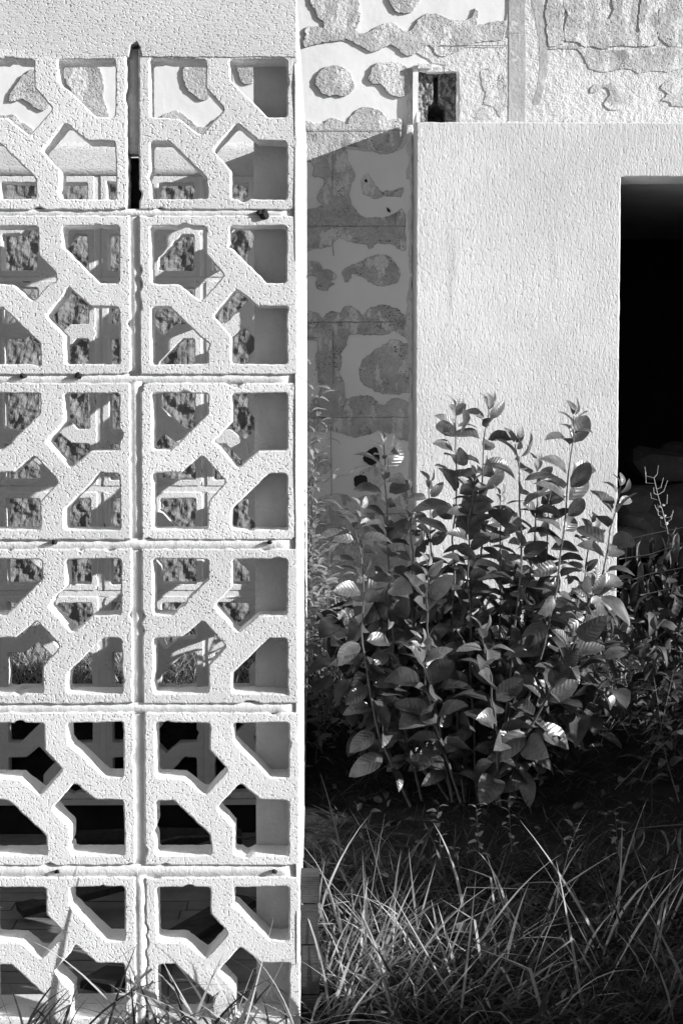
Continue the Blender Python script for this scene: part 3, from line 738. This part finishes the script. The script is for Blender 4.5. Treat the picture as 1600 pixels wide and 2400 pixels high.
shrub = tag(empty('leafy_shrub', P(1160, 1890, 1.4)), 'tall leafy shrub with upright stems and broad glossy leaves in front of the plaster wall', 'shrub')
SHI = Matrix.Translation(-shrub.location)
STEMS = [  # tip -> base, Y tip, Y base, first spacing, leaf scale, stop length
 ([(848,1195),(836,1240),(850,1330),(848,1480),(862,1600),(890,1730),(960,1890)], 1.22, 1.35, .030, .95),
 ([(900,1040),(905,1150),(908,1300),(915,1450),(925,1600),(990,1890)], 1.55, 1.42, .034, .95),
 ([(1070,958),(1068,1090),(1063,1250),(1062,1400),(1062,1560),(1085,1890)], 1.45, 1.40, .036, 1.05),
 ([(1143,948),(1135,1050),(1130,1200),(1125,1350),(1120,1500),(1120,1890)], 1.70, 1.48, .034, .95),
 ([(1210,1040),(1215,1130),(1220,1250),(1215,1380),(1200,1550),(1160,1890)], 1.40, 1.38, .032, 1.0),
 ([(1258,1085),(1255,1200),(1240,1400),(1200,1600),(1150,1890)], 1.66, 1.45, .036, .9),
 ([(1340,975),(1335,1080),(1320,1250),(1300,1380),(1275,1500),(1230,1650),(1180,1780),(1160,1900)], 1.30, 1.36, .036, 1.0),
 ([(1452,1140),(1430,1240),(1410,1350),(1370,1450),(1310,1580),(1200,1860)], 1.42, 1.40, .036, .95),
 ([(1392,1375),(1360,1480),(1300,1600),(1230,1720),(1180,1860)], 1.18, 1.32, .036, 1.05),
 ([(1000,1330),(1000,1450),(1010,1600),(1060,1880)], 1.25, 1.36, .04, 1.15),
 ([(1130,1480),(1150,1600),(1165,1740),(1170,1890)], 1.12, 1.30, .04, 1.15),
 ([(985,1510),(1000,1620),(1040,1760),(1080,1880)], 1.15, 1.3, .04, 1.15),
 ([(1290,1470),(1270,1600),(1230,1740),(1190,1880)], 1.5, 1.4, .04, 1.2),
 ([(1008,1130),(1010,1260),(1020,1420),(1050,1600),(1090,1880)], 1.62, 1.45, .034, .8),
 ([(1108,1110),(1100,1240),(1098,1400),(1105,1600),(1120,1880)], 1.36, 1.40, .034, .8),
 ([(1288,1135),(1282,1260),(1262,1420),(1220,1620),(1170,1880)], 1.58, 1.45, .034, .8),
 ([(1170,1160),(1176,1300),(1172,1450),(1160,1650),(1150,1880)], 1.55, 1.44, .034, .8),
 ([(965,1215),(962,1330),(970,1480),(1000,1650),(1060,1880)], 1.48, 1.42, .034, .8),
 ([(1385,1225),(1372,1330),(1345,1450),(1290,1600),(1200,1860)], 1.52, 1.42, .034, .8),
 ([(930,1560),(950,1680),(1000,1800),(1060,1890)], 1.42, 1.4, .04, 1.2),
]
for si, (pts, Yt, Yb, sp, ls) in enumerate(STEMS):
    r = random.Random(100 + si)
    sp_pts = [q + Vector((.010*mnoise.noise(Vector((k*.35, si*4.1, 0))), .012*mnoise.noise(Vector((k*.3, si*4.1, 9))), 0)) for k, q in enumerate(stem_points(pts, Yt, Yb))]
    nP = len(sp_pts); mb = MB(shrub.location)
    mb.tube(sp_pts, [.0016 + .0036*(i/nP) for i in range(nP)], 6)
    stem = mb.build('stem', M_STEM, shrub, True)
    total = sum((b - a).length for a, b in zip(sp_pts, sp_pts[1:]))
    d, node, az0 = .004, 0, r.uniform(0, math.pi)
    while d < total*.88:
        p, t = at_len(sp_pts, d)
        if p is None: break
        grow = min(1.0, .48 + d*5.0)
        size = .112*grow*ls*r.uniform(.72, 1.12)
        if d > .45: size *= 1.12
        for s in (0, 1):
            if node > 3 and r.random() < .10: continue
            az = az0 + node*math.pi/2 + s*math.pi + r.uniform(-.3, .3)
            el = 1.15 if node == 0 else (.85 if node == 1 else r.uniform(.1, .95))
            if d > .42: el = r.uniform(-.85, .35)
            if r.random() < .74: leaf_toward_light(YOUNG if node < 3 else BIG, r, p, az, el, size*.95, stem, SHI)
            else: place_leaf(YOUNG if node < 3 else BIG, r, p, az, el, size*.95, stem, SHI, r.choice((-1, 1))*r.uniform(.15, 1.15))
        node += 1
        d += sp*(.60 + .14*min(node, 5))*r.uniform(.85, 1.1)

# leaves crowded inside the shrub, too many to tell apart
r = random.Random(77); mb = MB(shrub.location)
for k in range(480):
    x = r.uniform(790, 1440); lim = 1290 + abs(x - 1130)*.35
    y = r.uniform(lim, 1740)
    if y > 1640: x = 1100 + (x - 1100)*(1 - (y - 1640)/520)
    p = P(x, y, r.uniform(1.45, 2.0)) - shrub.location
    src = BIG[k % 9]; sz = r.uniform(.09, .135)
    M = Matrix.Translation(p) @ Matrix.Rotation(r.uniform(0, 6.28), 4, 'Z') @ Matrix.Rotation(r.uniform(-.4, 1.1), 4, 'Y') @ Matrix.Rotation(r.uniform(-.8, .8), 4, 'X') @ Matrix.Scale(sz, 4)
    n0 = len(mb.v); mb.v += [M @ v.co for v in src.vertices][:45]; mb.f += [[q + n0 for q in pl.vertices] for pl in src.polygons if max(pl.vertices) < 45]
tag(mb.build('inner_foliage', M_LEAF, shrub, True), kind='stuff')

# thin weed along the wall end
NARROW = leaf_set(M_WEED, 1.0, .36, 5, 3)
OVAL = leaf_set(M_WEED, 1.0, .6, 4, 4)
DARKL = leaf_set(M_LEAF_D, 1.0, .6, 4, 5)
DRYL = [leaf_mesh('leaf', 1.0, w, f, d, t, M_DRY) for w, f, d, t in ((.3, .9, .35, .5), (.38, 1.1, .2, -.4), (.26, .8, .5, .2))]
DRYD = [leaf_mesh('leaf', 1.0, w, f, d, t, M_LEAF_D) for w, f, d, t in ((.42, .9, .3, .4), (.5, .7, .25, -.4), (.36, 1.0, .5, .2))]
def plant(name, label, cat, stems, meshes, size, sp, stem_r, seed, group=None, hang=False, stem_m=None, mix=None, cap=999):
    base = P(*stems[0][0][-1], stems[0][2])
    root = tag(empty(name, base), label, cat, group); I = Matrix.Translation(-base); n = 0
    for si, (pts, Yt, Yb) in enumerate(stems):
        r = random.Random(seed*31 + si); spp = stem_points(pts, Yt, Yb, 16)
        mb = MB(base); mb.tube(spp, [stem_r*(.35 + .65*i/16) for i in range(17)], 5)
        stem = mb.build('stem', stem_m or M_STEM, root, True)
        total = sum((b - a).length for a, b in zip(spp, spp[1:])); d = .003; k = 0
        while d < total*.93 and n < cap:
            p, t = at_len(spp, d); az = r.uniform(0, 6.28) if hang else k*2.4 + r.uniform(-.4, .4)
            el = r.uniform(-1.45, -.95) if hang else r.uniform(-.1, .8)
            place_leaf((mix if mix and r.random() < .35 else meshes), r, p, az, el, size*r.uniform(.65, 1.15), stem, I, r.uniform(-.8, .8) if hang else r.uniform(-.4, .4))
            k += 1; n += 1; d += sp*r.uniform(.6, 1.3)
    return root
plant('tall_weed', 'thin tall weed with small pale leaves climbing beside the white wall end', 'weed',
      [([(728,845),(742,960),(734,1080),(730,1200),(726,1420)], 2.55, 2.5), ([(775,990),(757,1030),(742,1080),(731,1150),(728,1400)], 2.5, 2.48), ([(818,1112),(780,1118),(745,1140),(732,1180),(728,1400)], 2.45, 2.45), ([(722,930),(728,1040),(726,1250),(724,1420)], 2.6, 2.55), ([(752,1170),(740,1200),(735,1290),(730,1420)], 2.4, 2.4)],
      NARROW, .066, .020, .0022, 11)
plant('bramble', 'low tangled bramble with small sunlit leaves at the foot of the glue patched wall', 'bramble',
      [([(x, y), (x + dx_, y + 70), (x + dx_*1.5, y + 150), (x + dx_*1.6 - 10, y + 330)], Y, Y - .05) for x, y, dx_, Y in ((745,1290,8,2.3),(770,1330,-12,2.2),(800,1350,-10,2.1),(735,1400,12,2.0),(820,1400,-20,2.15),(760,1440,0,1.9),(795,1470,10,2.0),(740,1500,5,1.75),(775,1260,-5,2.4),(730,1340,5,2.1))],
      OVAL, .06, .022, .0020, 12, mix=NARROW)
plant('dead_creeper', 'dead creeper with shrivelled hanging leaves strung across the right doorway edge', 'creeper',
      [([(1700,1215),(1600,1236),(1520,1252),(1440,1272)], 2.05, 2.1), ([(1690,1262),(1600,1272),(1520,1300),(1450,1310)], 2.0, 2.05), ([(1690,1310),(1600,1330),(1520,1345),(1440,1372)], 1.95, 2.0), ([(1690,1370),(1600,1385),(1530,1400),(1470,1420)], 1.9, 1.95), ([(1690,1410),(1600,1440),(1540,1450),(1480,1470)], 1.95, 2.0), ([(1690,1330),(1640,1360),(1570,1380),(1500,1395)], 1.8, 1.85)],
      DRYD, .115, .0155, .0022, 13, hang=True, mix=DRYL)
plant('broken_twig', 'broken twig with a few pale dead leaves hanging low at the right edge', 'twig',
      [([(1462,1955),(1490,1942),(1550,1936),(1640,1930)], .75, .85)], DRYL, .075, .045, .0028, 14, hang=True)
for i, (x, y, lab) in enumerate(((1025,1890,'small round leaved seedling, leftmost under the shrub'), (1115,1885,'small round leaved seedling, second from left under the shrub'), (1190,1868,'small round leaved seedling, taller one below the bare stem'), (1342,1930,'small round leaved seedling right of the bare stem'), (1440,1895,'small round leaved seedling near the right edge in shade'), (1062,1985,'low round leaved seedling among the grass, in front of the leftmost'))):
    plant('seedling', lab, 'seedling', [([(x, y), (x + 4, y + 60), (x + 8, y + 130)], .95, .95)], OVAL, .03, .012, .0018, 20 + i, 'seedlings in the shade under the shrub')
plant('shade_creeper', 'ground creeper with round dull leaves in deep shade at the right', 'creeper',
      [([(1580,1560),(1560,1650),(1540,1740),(1500,1830)], 1.2, 1.1), ([(1600,1690),(1560,1740),(1500,1790),(1440,1850)], 1.15, 1.05), ([(1530,1580),(1545,1680),(1560,1780),(1590,1880)], 1.2, 1.1)],
      DARKL, .055, .04, .002, 15)
# pale seed stalk in front of the doorway
sbase = P(1570, 1300, 2.1)
sk = tag(empty('seed_stalk', sbase), 'pale branching dry seed stalk standing out against the black doorway', 'plant')
mb = MB(sbase); main = stem_points([(1531,1120),(1540,1160),(1552,1200),(1562,1240),(1572,1300)], 2.1, 2.1, 12)
mb.tube(main, [.0016]*13, 5); mb.build('stalk', M_STRAW, sk)
for i in range(14):
    r = random.Random(i); p = main[(i*11)//14]; s = 1 if i % 2 else -1
    a = p + Vector((s*r.uniform(.012, .03), r.uniform(-.02, .02), r.uniform(.0, .016))); b = a + Vector((s*r.uniform(.0, .014), 0, r.uniform(.02, .045)))
    mb = MB(sbase); mb.tube([p, a, b], [.0012, .0013, .0009], 4); mb.build('twig', M_STRAW, sk)
for i in range(6):
    r = random.Random(i + 70); p = main[r.randint(5, 11)] + Vector((r.uniform(-.014, .014), -.005, r.uniform(-.01, .01)))
    bm = bmesh.new(); bmesh.ops.create_icosphere(bm, subdivisions=1, radius=.006)
    for v in bm.verts: v.co = v.co*r.uniform(.6, 1.3) + p - sbase
    bm_obj(bm, 'flower', M_FLOWER, sk)
# fallen leaves in the foreground
for i, (x, y, Y, sz, az, lab) in enumerate(((1045,2178,.42,.085,.3,'large pale dead leaf lying on the foreground grass'), (1085,2205,.40,.075,-.5,'second pale crumpled dead leaf overlapping the large one'), (1340,2160,.5,.075,.2,'dark oval leaf lying in the grass at right'), (1290,2230,.45,.075,1.0,'dull leaf half hidden in the grass, right of the pale dead leaves'), (1170,2260,.38,.08,2.2,'dark upright leaf in the grass below the pale dead leaves'))):
    me = leaf_mesh('fallen_leaf', 1.0, .46, .6 + .1*i, .25, .5 - .25*i, M_DRY if i < 2 else M_LEAF_D)
    p = P(x, y, Y); n = Vector((.25 - .2*i, -.75, .75)).normalized(); xa = Vector((math.cos(az), 0, math.sin(az)*.6)); xa = (xa - n*xa.dot(n)).normalized(); ya_ = n.cross(xa)
    R_ = Matrix((xa, ya_, n)).transposed().to_4x4()
    tag(link('fallen_leaf', me, None, None, Matrix.Translation(p) @ R_ @ Matrix.Diagonal((sz, sz, sz, 1))), lab, 'leaf', 'fallen leaves in the grass')

# ------------------------------------------------------------------ grass
def blades(name, label, n, region, hgt, wid, m, seed, lean=.5, curl=1.0, nseg=7):
    r = random.Random(seed); mb = MB()
    for _ in range(n):
        x, y = region(r)
        z = ground_z(x, y) - .01; h = hgt*r.uniform(.35, 1.0)*(1.4 if r.random() < .12 else 1.0); w = wid*r.uniform(.6, 1.25)
        az = r.uniform(0, 6.283) if r.random() < .4 else r.choice((0, math.pi)) + r.gauss(0, .5); d = Vector((math.cos(az), math.sin(az), 0)); sd = Vector((-d.y, d.x, 0))
        a2 = r.uniform(-.9, .9); sd = (sd*math.cos(a2) + d*math.sin(a2))
        ang = lean*(.3 + 1.1*r.random()); bend = curl*r.random()**2*2.2; side = r.gauss(0, .25)
        N = nseg; base = len(mb.v)
        kink = r.randint(2, 4) if r.random() < .2 else 99
        p = Vector((x, y, z)); dd = d.copy()
        for i in range(N + 1):
            t = i/N; ww = w*min(1.0, (1 - t)*1.5, .55 + 2*t)*.5 + .0003
            if i == N: mb.v.append(p.copy())
            else: mb.v.append(p - sd*ww); mb.v.append(p + sd*ww)
            ang += bend*(.3 + t)/N
            if i == kink: ang += r.uniform(.5, 1.5)
            ang = min(ang, 2.3); dd = (d + Vector((-d.y, d.x, 0))*side*t).normalized()
            p = p + (Vector((0, 0, 1))*math.cos(ang) + dd*math.sin(ang))*(h/N)
            p.z = max(p.z, ground_z(p.x, p.y) + .004)
        for i in range(N - 1): mb.f.append([base+2*i, base+2*i+1, base+2*i+3, base+2*i+2])
        mb.f.append([base+2*N-2, base+2*N-1, base+2*N])
    return tag(mb.build(name, m, smooth=True), label, None, None, 'stuff')
def reg_front(r): return r.uniform(-.04, 1.25), -.02 + 1.0*r.random()**1.15
def reg_left(r): return -.05 + abs(r.gauss(0, .28)), .0 + .55*r.random()
blades('grass', 'tangled dark grass in the foreground right of the wall', 1250, reg_front, .26, .008, M_GRASS, 41, .95, 1.3)
blades('fine_grass', 'fine dry grass matted in the foreground', 2400, reg_front, .13, .0036, M_GRASS, 42, 1.1)
blades('straw_litter', 'pale dry grass lying in the foreground beside the wall end', 300, reg_left, .27, .0078, M_STRAW, 51, .9, 1.1)
blades('tall_grass', 'tall pale grass blades rising in the foreground', 95, lambda r: (-.03 + .98*r.random()**1.4, r.uniform(.02, .7)), .44, .0095, M_STRAW, 43, .38, .7)
blades('wall_grass', 'grass growing along the foot of the near block screen', 70, lambda r: (r.uniform(-.85, -.04), r.uniform(-.16, -.03)), .30, .0072, M_GRASS, 44, .7)
blades('wall_tuft', 'long grass tuft in front of the right column of the block screen', 40, lambda r: (r.gauss(-.2, .1), r.uniform(-.14, -.03)), .38, .0085, M_STRAW, 45, .7)
blades('shade_grass', 'dark grass under the shrub', 1000, lambda r: (r.uniform(-.02, 1.7), r.uniform(.8, 1.8)), .14, .0045, M_GRASS, 46, .9)
blades('sunlit_grass', 'bright dry grass at the foot of the house wall', 2000, lambda r: (r.uniform(-.05, 2.0), r.uniform(1.8, 2.86)), .11, .0036, M_STRAW, 47, .8)
blades('back_grass', 'sunlit grass behind the second block screen', 4500, lambda r: (r.uniform(-1.9, .2), r.uniform(2.44, 3.08)), .17, .0045, M_STRAW, 48, .7)
# broadleaf ground cover, too small and many to count
def cover(name, label, n, region, size, meshes, m, seed, lift):
    r = random.Random(seed); mb = MB()
    for k in range(n):
        x, y = region(r); p = Vector((x, y, ground_z(x, y) + r.uniform(.0, lift)))
        src = meshes[k % len(meshes)]; sz = size*r.uniform(.6, 1.2)
        M = Matrix.Translation(p) @ Matrix.Rotation(r.uniform(0, 6.28), 4, 'Z') @ Matrix.Rotation(r.uniform(-.6, .9), 4, 'Y') @ Matrix.Rotation(r.uniform(-.9, .9), 4, 'X') @ Matrix.Scale(sz, 4)
        n0 = len(mb.v); mb.v += [M @ v.co for v in src.vertices][:45]; mb.f += [[q + n0 for q in pl.vertices] for pl in src.polygons if max(pl.vertices) < 45]
    return tag(mb.build(name, m, smooth=True), label, None, None, 'stuff')
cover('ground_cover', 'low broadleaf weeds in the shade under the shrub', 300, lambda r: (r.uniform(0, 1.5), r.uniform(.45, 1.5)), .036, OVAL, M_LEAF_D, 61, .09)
cover('leaf_litter', 'dead leaves and litter between the foreground grass', 420, lambda r: (r.uniform(-.05, 1.2), r.uniform(0, .75)), .045, DRYL, M_DRY, 62, .02)
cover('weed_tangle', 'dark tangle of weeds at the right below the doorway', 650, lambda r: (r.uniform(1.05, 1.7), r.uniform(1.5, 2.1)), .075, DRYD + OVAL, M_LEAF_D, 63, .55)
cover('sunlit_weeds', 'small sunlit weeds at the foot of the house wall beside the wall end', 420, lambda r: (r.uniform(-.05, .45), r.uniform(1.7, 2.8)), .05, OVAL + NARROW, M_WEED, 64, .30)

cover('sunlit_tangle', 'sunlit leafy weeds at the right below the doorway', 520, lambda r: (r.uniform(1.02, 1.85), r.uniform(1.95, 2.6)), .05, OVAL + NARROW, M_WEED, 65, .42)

# ------------------------------------------------------------------ low shrub just right of the view, whose shade lies on the foreground
def side_shrub(base, rad, n, seed, label):
    root = tag(empty('side_shrub', base), label, 'shrub', 'low shrubs outside the right edge')
    r = random.Random(seed); mb = MB(base)
    for i in range(14):
        p = base + Vector((r.uniform(-.6, .6)*rad.x, r.uniform(-.7, .7)*rad.y, 0)); q = p + Vector((r.uniform(-.2, .2), r.uniform(-.2, .2), r.uniform(1.2, 1.8)*rad.z))
        mb.tube([p, p.lerp(q, .5) + Vector((r.uniform(-.05, .05), 0, 0)), q], [.009, .006, .003], 5)
    mb.build('stems', M_STEM, root)
    mb = MB(base)
    for i in range(n):
        u = Vector((r.gauss(0, 1), r.gauss(0, 1), r.gauss(0, 1))).normalized()*(r.random()**.4)
        p = base + Vector((u.x*rad.x, u.y*rad.y, rad.z*(1 + u.z) + .02))
        a = Vector((r.gauss(0, 1), r.gauss(0, 1), r.gauss(0, 1))).normalized(); b = a.cross(Vector((r.gauss(0, 1), r.gauss(0, 1), r.gauss(0, 1)))).normalized()
        L_, W_ = r.uniform(.05, .085), r.uniform(.02, .035)
        mb.add([p, p + a*L_*.5 + b*W_, p + a*L_, p + a*L_*.5 - b*W_], [(0, 1, 2, 3)])
    mb.build('foliage', M_LEAF, root)
side_shrub(Vector((2.0, .75, .05)), Vector((.45, .95, .40)), 4200, 5, 'dense thigh high shrub just outside the right edge of the view')
side_shrub(Vector((1.35, -.35, 0)), Vector((.30, .45, .25)), 1700, 6, 'dense knee high shrub outside the right edge, nearer the camera')
